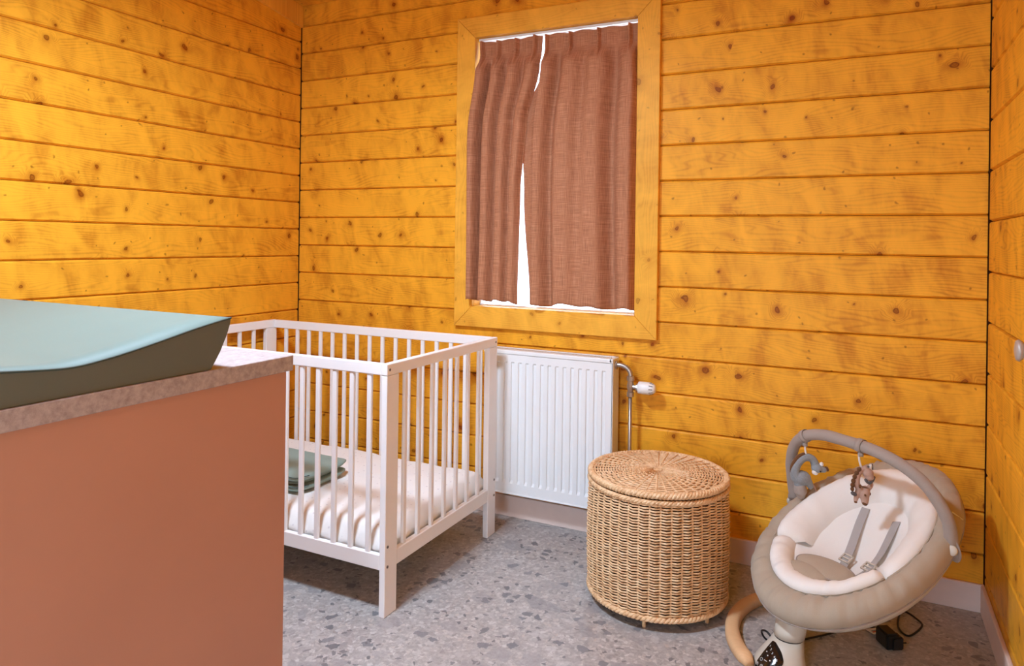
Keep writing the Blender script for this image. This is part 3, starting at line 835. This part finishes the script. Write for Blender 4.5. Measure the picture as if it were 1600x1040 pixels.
for own, (s_, t_, u) in ((s1, (-.055, -.012, .018)), (s2, (-.06, .076, .019))):
    bm = NB(); c = on_dish(s_, t_, u)
    for k in (-1, 1): box(bm, (-.002, -.017, -.003), (.002, .017, .003)) if False else None
    e1, e2 = AA, BB
    for o1, o2, l1, l2 in ((.013, 0, .0022, .017), (-.013, 0, .0022, .017), (0, 0, .002, .017), (0, .015, .015, .0022), (0, -.015, .015, .0022)):
        q = bmesh.ops.create_cube(bm, size=2.0)['verts']
        for v in q: v.co = c+e1*(o1+v.co.x*l1)+e2*(o2+v.co.y*l2)+NN*(v.co.z*.0028)
    link('buckle', bm, 'beige_shell', own)
# crotch pad: oval flap with a tab below
pc = V((-.150, .006)); pr_ = math.radians(2)
bm = NB()
pcw = on_dish(pc.x, pc.y, .044); ud = (BB*math.cos(pr_)+AA*math.sin(pr_)).normalized(); vd = NN.cross(ud).normalized()
vdt = (vd*.93-NN*.36).normalized(); nn2 = ud.cross(vdt); nn2 = nn2 if nn2.dot(NN) > 0 else -nn2
ellipsoid(bm, pcw, ud*.094, vdt*.050, nn2*.012, 28, 14); pad = link('crotch_pad', bm, 'taupe', bo, True)
bm = NB(); ellipsoid(bm, on_dish(-.195, -.014, .026), ud*.072, vdt*.044, nn2*.016, 20, 10); link('pad_tab', bm, 'taupe', pad, True)
bm = NB(); tube(bm, [pcw+ud*.095*math.cos(t)+vdt*.051*math.sin(t) for t in [2*math.pi*k/40 for k in range(40)]], .0022, 5, closed=True); link('pad_piping', bm, 'taupe_bar', pad, True)
# toy bar
ARCH = [(.2294, 2.2858, .3765), (.220, 2.2732, .4407), (.1925, 2.2759, .4963), (.1515, 2.291, .5418), (.0971, 2.3201, .5723), (.0318, 2.3608, .5893), (-.0414, 2.4109, .5936), (-.1067, 2.4573, .5916), (-.1601, 2.5013, .5699), (-.1936, 2.5377, .5269), (-.2071, 2.566, .464), (-.2038, 2.5845, .3943), (-.195, 2.586, .335)]
ap = smooth_path(ARCH, 5)
bm = NB(); tube(bm, ap, [.0175+.0012*noise.noise(V((i*.35, 0, 0))) for i in range(len(ap))], 14); bar = link('toy_bar', bm, 'taupe_bar', bo, True)
for e, d in ((V(ARCH[0]), V(ARCH[1])-V(ARCH[0])), (V(ARCH[-1]), V(ARCH[-2])-V(ARCH[-1]))):
    d.normalize(); bm = NB(); ellipsoid(bm, e-d*.012, d*.036, d.cross(NN).normalized()*.026, NN*.024, 16, 10); so = link('bar_socket', bm, 'taupe_bar', bar, True)
    bm = NB(); c = e-d*.016; q = (V((0, 0, CAM_H))-c).normalized(); q = ((BB*.55-HD*.75+NN*.3).normalized() if e == V(ARCH[0]) else -BB)
    lathe(bm, c+q*.018, [(.014, 0), (.014, .008), (.011, .011)], 16, q); link('button', bm, 'beige_shell', so, True)
def loop_on_bar(i, nm):
    p = ap[i]; tg = (ap[i+1]-ap[i-1]).normalized(); bm = NB(); rows = []
    for k in range(16):
        a = 2*math.pi*k/16; u = tg.orthogonal().normalized(); v = tg.cross(u); rr = .0192
        d = u*math.cos(a)+v*math.sin(a)
        rows.append([p+d*rr-tg*.009, p+d*(rr+.0015)-tg*.009, p+d*(rr+.0015)+tg*.009, p+d*rr+tg*.009])
    grid(bm, rows, True, True); cyl(bm, p+V((0, 0, -.018)), p+V((0, 0, -.032)), .008, 8)
    link(nm, bm, 'taupe_bar', bar, True); return p+V((0, 0, -.030))
HANG1 = loop_on_bar(40, 'bar_loop'); HANG2 = loop_on_bar(27, 'bar_loop')
# wooden ring base
bm = NB(); rc, RR = V((-.030, 2.311, .0)), .319; rows = []
sec = [(-.021, .003), (-.017, 0), (.017, 0), (.021, .003), (.021, .020), (.016, .027), (.006, .030), (-.006, .030), (-.016, .027), (-.021, .020)]
for k in range(65):
    a = math.radians(221-(221-80)*k/64); d = V((math.cos(a), math.sin(a), 0)); f_ = .6+.4*min(1, (64-k)/2, k/2)
    rows.append([rc+d*(RR+q*f_)+V((0, 0, z*f_)) for q, z in sec])
vv = grid(bm, rows, False, True); cap(bm, vv[0], True); cap(bm, vv[-1]); link('ring_base', bm, 'ash', bo, True)
# pedestal: loft of ellipses leaning from the ring up to the shell
colp = [((-.196, 2.142, .0), .074, .066), ((-.195, 2.144, .015), .070, .063), ((-.188, 2.156, .040), .056, .053), ((-.180, 2.170, .060), .046, .045), ((-.176, 2.178, .072), .0415, .041)]
FD = V((-.235, -.17, 0)).normalized() if False else V((-.45, -.89, 0)).normalized(); SD = V((FD.y, -FD.x, 0))
def loft(secs, nm, mat_, par):
    bm = NB(); rows = []
    for c, ra, rb in secs: rows.append([V(c)+SD*ra*math.cos(2*math.pi*k/32)+FD*rb*math.sin(2*math.pi*k/32) for k in range(32)])
    vv = grid(bm, rows, False, True); cap(bm, vv[0], True); cap(bm, vv[-1]); return link(nm, bm, mat_, par, True)
ped = loft(colp, 'pedestal', 'beige_shell', bo)
loft([((-.1755, 2.1785, .0715), .0395, .039), ((-.175, 2.18, .076), .0395, .039)], 'gap_ring', 'dark', ped)
neck = loft([((-.1748, 2.180, .0755), .042, .041), ((-.172, 2.186, .095), .043, .042), ((-.164, 2.203, .130), .046, .044), ((-.150, 2.228, .175), .05, .046)], 'neck', 'beige_shell', bo)
# keypad: curved black plate wrapped on the pedestal, with printed digits and rings
def ped_pt(ang, z, lift):
    z = min(max(z, .0001), colp[-1][0][2]-.0001)
    for (c0, a0, b0), (c1, a1, b1) in zip(colp, colp[1:]):
        if c0[2] <= z <= c1[2]:
            f = (z-c0[2])/(c1[2]-c0[2]); c = V(c0)*(1-f)+V(c1)*f; ra = a0+(a1-a0)*f+lift; rb = b0+(b1-b0)*f+lift
            return c+SD*ra*math.cos(ang)+FD*rb*math.sin(ang)
def kp(u, v, lift=.0025):
    """u -1..1 across, v 0..1 up"""
    return ped_pt(math.radians(90)+u*.55, .0045+v*.060, lift)
# outline: rounded shield, wider at the top right
out = [(-.9, 1.0), (-.5, 1.02), (0, .95), (.55, .82), (.95, .62), (.98, .48), (.75, .38), (.45, .25), (.3, .05), (.2, -.05), (-.9, -.08), (-1.0, .1), (-1.02, .5), (-.98, .85)]
bm = NB(); cen = bm.verts.new(kp(-.2, .45, .004)); top_ = []; mid_ = []
so_ = smooth_path([V((a, c, 0)) for a, c in out+[out[0]]], 3)[:-1]
for q in so_:
    top_.append(bm.verts.new(kp(q.x, q.y, .0030))); mid_.append((q.x, q.y))
inner = [bm.verts.new(kp(-.2+(q.x+.2)*.55, .45+(q.y-.45)*.55, .0034)) for q in so_]
low = [bm.verts.new(kp(q.x*1.02, q.y, -.002)) for q in so_]
n = len(so_)
for i in range(n):
    j = (i+1) % n
    bm.faces.new((top_[i], top_[j], inner[j], inner[i])); bm.faces.new((inner[i], inner[j], cen)); bm.faces.new((top_[j], top_[i], low[i], low[j]))
kpad = link('keypad', bm, 'keypad', ped, True)
def kp_frame(u, v):
    c = kp(u, v, .0042); ux = (kp(u+.05, v, .0042)-kp(u-.05, v, .0042)).normalized(); vy_ = (kp(u, v+.03, .0042)-kp(u, v-.03, .0042)).normalized()
    return c, ux, vy_, ux.cross(vy_).normalized()
def glyph(ch, u, v, size):
    cu = bpy.data.curves.new('digit', 'FONT'); cu.body = ch; cu.size = 1.0; cu.align_x = 'CENTER'; cu.align_y = 'CENTER'; cu.extrude = .02; cu.resolution_u = 2
    tmp = bpy.data.objects.new('digit_tmp', cu); COL.objects.link(tmp)
    dg = bpy.context.evaluated_depsgraph_get(); dg.update(); me = bpy.data.meshes.new_from_object(tmp.evaluated_get(dg))
    bpy.data.objects.remove(tmp); bpy.data.curves.remove(cu)
    c, ux, vy_, nz = kp_frame(u, v); rl = V(root_loc(kpad))
    for vt in me.vertices: vt.co = c+ux*vt.co.x*size+vy_*vt.co.y*size+nz*vt.co.z*size - rl
    me.materials.clear(); me.materials.append(MAT['print_white'])
    o = bpy.data.objects.new('digit', me); COL.objects.link(o); o.parent = kpad
for i, ch in enumerate('12345'): glyph(ch, -.72+i*.30, .86-i*.075, .0085)
def kring(u, v, r, dot):
    c, ux, vy_, nz = kp_frame(u, v); bm = NB()
    tube(bm, [c+ux*r*math.cos(2*math.pi*k/18)+vy_*r*math.sin(2*math.pi*k/18) for k in range(18)], .0004, 4, closed=True)
    if dot: ellipsoid(bm, c, ux*r*.4, vy_*r*.4, nz*.0005, 8, 5)
    link('button_mark', bm, 'print_white', kpad)
for u, v, dt in ((-.72, .36, 0), (-.84, .16, 1), (-.42, .18, 1), (0.0, .20, 1), (-.66, -.0, 0), (-.22, .02, 0)): kring(u, v, .0042, dt)
for u, v in ((-.68, .66), (-.38, .58), (-.02, .47)):
    c, ux, vy_, nz = kp_frame(u, v); bm = NB(); ellipsoid(bm, c, ux*.0022, vy_*.0017, nz*.0004, 8, 5); link('indicator', bm, 'print_white', kpad)
c, ux, vy_, nz = kp_frame(-.33, .40); bm = NB(); tube(bm, [c-ux*.005, c+ux*.005], .0008, 5); link('indicator', bm, 'print_white', kpad)

# label stitched to the seat's side
p = sp(1.02, math.radians(32), .004); bm = NB(); tube(bm, [sp(1.02, math.radians(34), .0), sp(.96, math.radians(33), .034), sp(.88, math.radians(30), .040)], .0022, 6); link('fabric_tag', bm, 'print_white', seat, True)

# ------------------------------------------------------------------ hanging toys
def remesh(o, vs=.0016):
    m = o.modifiers.new('fuse', 'REMESH'); m.mode = 'VOXEL'; m.voxel_size = vs; m.use_smooth_shade = True
    s_ = o.modifiers.new('soft', 'SMOOTH'); s_.factor = .5; s_.iterations = 3
def toy(name, hang, px0, label, spec):
    depth = (hang-V((0, 0, CAM_H))).dot(FW); sc = depth/F_PX
    def P(x, y, d=0): return hang+RT*(x-px0[0])*sc-UP*(y-px0[1])*sc-FW*d
    T = thing(name, P(px0[0], px0[1]+70), label, 'toy', 'plush toys on the bouncer bar')
    for nm, mt_, prims in spec:
        bm = NB()
        for pr in prims:
            if pr[0] == 't':
                pts = smooth_path([P(*q[:2], (q[3] if len(q) > 3 else 0)) for q in pr[1]], 4)
                rs = [q[2]*sc for q in pr[1]]; rr = []
                for i in range(len(rs)-1): rr += [rs[i]+(rs[i+1]-rs[i])*k/4 for k in range(4)]
                rr.append(rs[-1]); tube(bm, pts, rr, 10)
                ellipsoid(bm, pts[0], RT*rr[0], UP*rr[0], FW*rr[0], 10, 7); ellipsoid(bm, pts[-1], RT*rr[-1], UP*rr[-1], FW*rr[-1], 10, 7)
            else:
                _, x, y, rx, ry, rot, dd = pr; a = math.radians(rot); e1 = RT*math.cos(a)-UP*math.sin(a); e2 = RT*math.sin(a)+UP*math.cos(a)
                ellipsoid(bm, P(x, y, dd), e1*rx*sc, e2*ry*sc, FW*min(rx, ry)*sc, 12, 9)
        o = link(nm, bm, mt_, T, True)
        if nm == 'body': remesh(o)
toy('plush_donkey', HANG1, (1256, 690), 'grey-blue plush donkey toy with brown mane hanging from the bouncer bar', [
    ('body', 'plush_blue', [('t', [(1243, 741, 9), (1240, 730, 7.5), (1244, 719, 6.5), (1252, 711, 6), (1260, 708.5, 6), (1268, 712, 6), (1272, 720, 6.5)]), ('e', 1250.5, 741, 15, 12, 8, 0), ('e', 1273.5, 725, 8.5, 8, 0, .004), ('t', [(1276, 725, 6.5, .004), (1284, 727, 5, .005)]), ('t', [(1258, 742, 7), (1263, 752, 5.5, .005)]), ('t', [(1246, 748, 8), (1248, 756, 7.5)])]),
    ('mane', 'plush_brown', [('t', [(1254, 703.5, 2.5), (1246, 707.5, 3), (1240, 715, 3.2), (1236, 723, 3), (1234.5, 731, 2.2)])]),
    ('leg_cuff', 'taupe_bar', [('t', [(1248, 756, 9.6), (1249, 763, 10), (1249.5, 767, 7)])]),
    ('muzzle', 'plush_brown', [('e', 1287.5, 725, 3.6, 3, 0, .006), ('e', 1289.5, 727.5, 2.6, 2.4, 0, .007)]),
    ('cheek', 'plush_white', [('e', 1269.5, 731, 5, 3.8, 25, .010)]),
    ('ear', 'plush_white', [('e', 1280, 718.5, 3.2, 3.6, 30, .008)]),
    ('eye', 'black', [('e', 1276, 728, 1.3, 1.3, 0, .020)]),
    ('tail', 'plush_pink', [('t', [(1265, 750, 1.5, .006), (1269, 753, 1.6, .006), (1272, 760, 1.0, .006)]), ('t', [(1266, 752, 1.2, .004), (1264, 758, 1.0, .004)])]),
    ('ribbon', 'plush_white', [('t', [(1256, 690, 1.6), (1256.5, 697, 1.5), (1258, 704, 1.6)])])])
toy('plush_pony', HANG2, (1342, 710), 'dusty pink plush pony toy with brown plaited mane hanging from the bouncer bar', [
    ('body', 'plush_pink', [('t', [(1345, 731, 4.5), (1339, 736, 4.8), (1336, 745, 5), (1336, 755, 5.2), (1341, 762, 6)]), ('e', 1347, 768, 8, 12, 12, .004), ('t', [(1347, 770, 7.5, .004), (1347, 781, 5.5, .006)]), ('t', [(1339, 764, 5), (1335.5, 774, 4), (1334, 780, 3)]), ('t', [(1351, 764, 4.5), (1358, 757, 3.6), (1357.5, 752, 3)]), ('e', 1352.5, 737, 8.5, 8, 30, .004), ('t', [(1349, 730, 5), (1354, 742, 7, .006)])]),
    ('mane', 'plush_brown', [('e', 1338.5, 731, 3.4, 4, 35, .004), ('e', 1335, 736.5, 3.4, 4, 35, .004), ('e', 1331.8, 742.5, 3.4, 4, 25, .004), ('e', 1329.6, 749, 3.4, 4, 12, .004), ('e', 1328.3, 755.5, 3.3, 4, 5, .004), ('e', 1328, 761.5, 3, 3.8, 0, .004)]),
    ('tail', 'plush_grey', [('e', 1330.5, 769, 5.5, 3.2, 25, .004)]),
    ('muzzle', 'plush_grey', [('t', [(1346.5, 746, 2, .012), (1351, 750.5, 2.2, .014), (1357, 747.5, 2.4, .012), (1361, 742.5, 2, .008)])]),
    ('ear', 'plush_white', [('t', [(1355.5, 732, 2.6, .002), (1357, 725.5, 2.4, .002)])]),
    ('ear_patch', 'plush_grey', [('t', [(1360.3, 731, 1.1, .001), (1360, 724, 1, .001)]), ('e', 1352.5, 726.5, 1.7, 1.7, 0, .006)]),
    ('spot', 'plush_brown', [('e', 1338, 756, 1.9, 3, 10, .012), ('e', 1344, 768.5, 1.6, 2, -30, .020), ('e', 1353.3, 768, 1.5, 2.6, 15, .012), ('e', 1345.5, 757.5, 5, 1.2, 15, .012)]),
    ('hoof', 'plush_brown', [('e', 1346, 783, 4.4, 3.4, 18, .010), ('e', 1333.5, 782, 2.6, 1.8, 10, .003)]),
    ('ribbon', 'plush_white', [('t', [(1339.5, 709, 1.6), (1340, 717, 1.5), (1342.5, 727, 1.6)])])])

# ------------------------------------------------------------------ power adapter, cord and tag on the floor
pa = thing('power_adapter', (.09, 2.42, 0), 'black plug-in power adapter with looped cord on the floor under the bouncer', 'power adapter')
bm = NB(); e1 = V((.50, -.80, 0)).normalized(); e2 = V((.80, .50, 0)).normalized(); c = V((.080, 2.405, .024))
def obox(bm, c, h, bev=0.0):
    q = bmesh.ops.create_cube(bm, size=2.0)['verts']
    for v in q: v.co = c+e1*v.co.x*h[0]+e2*v.co.y*h[1]+V((0, 0, 1))*v.co.z*h[2]
    if bev: bmesh.ops.bevel(bm, geom=list({e for v in q for e in v.link_edges}), offset=bev, segments=2, affect='EDGES')
obox(bm, c, (.029, .020, .0235), .005); obox(bm, c+e1*.016+e2*.014-V((0, 0, .004)), (.017, .018, .019), .004); ad = link('adapter_body', bm, 'black', pa)
for k in (-1, 1):
    bm = NB(); q = c+e1*(.016+k*.0095)+e2*.031-V((0, 0, .004)); cyl(bm, q, q+e2*.012, .0022, 8); link('prong', bm, 'black', ad)
    bm = NB(); cyl(bm, q+e2*.012, q+e2*.020, .0021, 8); link('prong_tip', bm, 'nickel', ad)
bm = NB(); cz = .004
cord = [(-.16, 2.30, cz), (-.05, 2.42, cz), (.05, 2.60, cz), (.10, 2.67, cz), (.155, 2.691, cz), (.140, 2.655, cz+.002), (.124, 2.626, cz+.002), (.114, 2.545, cz), (.122, 2.502, cz), (.141, 2.486, cz), (.166, 2.528, cz), (.182, 2.575, cz), (.172, 2.606, cz), (.135, 2.632, cz+.006), (.09, 2.60, cz+.006), (.03, 2.54, cz), (.02, 2.49, cz), (.065, 2.488, cz+.002), (.096, 2.474, cz+.008), (.100, 2.446, .022), (.088, 2.428, .034), (.078, 2.418, .038)]
tube(bm, smooth_path(cord, 7), .0030, 7); link('cord', bm, 'black', pa, True)
bm = NB(); cord2 = [(-.16, 2.30, cz), (-.215, 2.25, .006), (-.245, 2.235, .02), (-.255, 2.225, .045), (-.238, 2.20, .06), (-.22, 2.185, .05)]
tube(bm, smooth_path(cord2, 6), .0030, 7); link('cord', bm, 'black', pa, True)
bm = NB(); tc = V((.050, 2.462, .010)); t1 = V((.75, .66, .0)).normalized(); t2 = V((.62, -.70, .35)).normalized(); tn = t1.cross(t2)
def tbox(a0, a1, b0, b1, h0, h1):
    q = bmesh.ops.create_cube(bm, size=1.0)['verts']
    for v in q: v.co = tc+t1*((a0+a1)/2+v.co.x*(a1-a0))+t2*((b0+b1)/2+v.co.y*(b1-b0))+tn*((h0+h1)/2+v.co.z*(h1-h0))
t2 = V((.66, -.75, .1)).normalized(); tn = t1.cross(t2); tn = -tn if tn.z < 0 else tn
tbox(-.026, .026, -.012, .022, 0, .001); tg = link('warning_tag', bm, 'print_white', pa)
bm = NB(); tbox(-.020, .020, .008, .013, .0011, .0015); link('tag_print', bm, 'print_red', tg)
bm = NB(); tbox(-.018, .010, .002, .0045, .0011, .0015); link('tag_print', bm, 'dark', tg)

# ------------------------------------------------------------------ round knob on the right wall
bm = NB(); kc = V((XR, 2.10, .942)); lathe(bm, kc, [(.030, 0), (.030, .006), (.026, .010), (.016, .012), (.015, .016), (.022, .019), (.027, .026), (.024, .032), (.010, .035)], 24, (-1, 0, 0))
tag(link('door_knob', bm, 'knob', smooth=True, origin=kc), 'round grey knob on the right plank wall', 'knob')
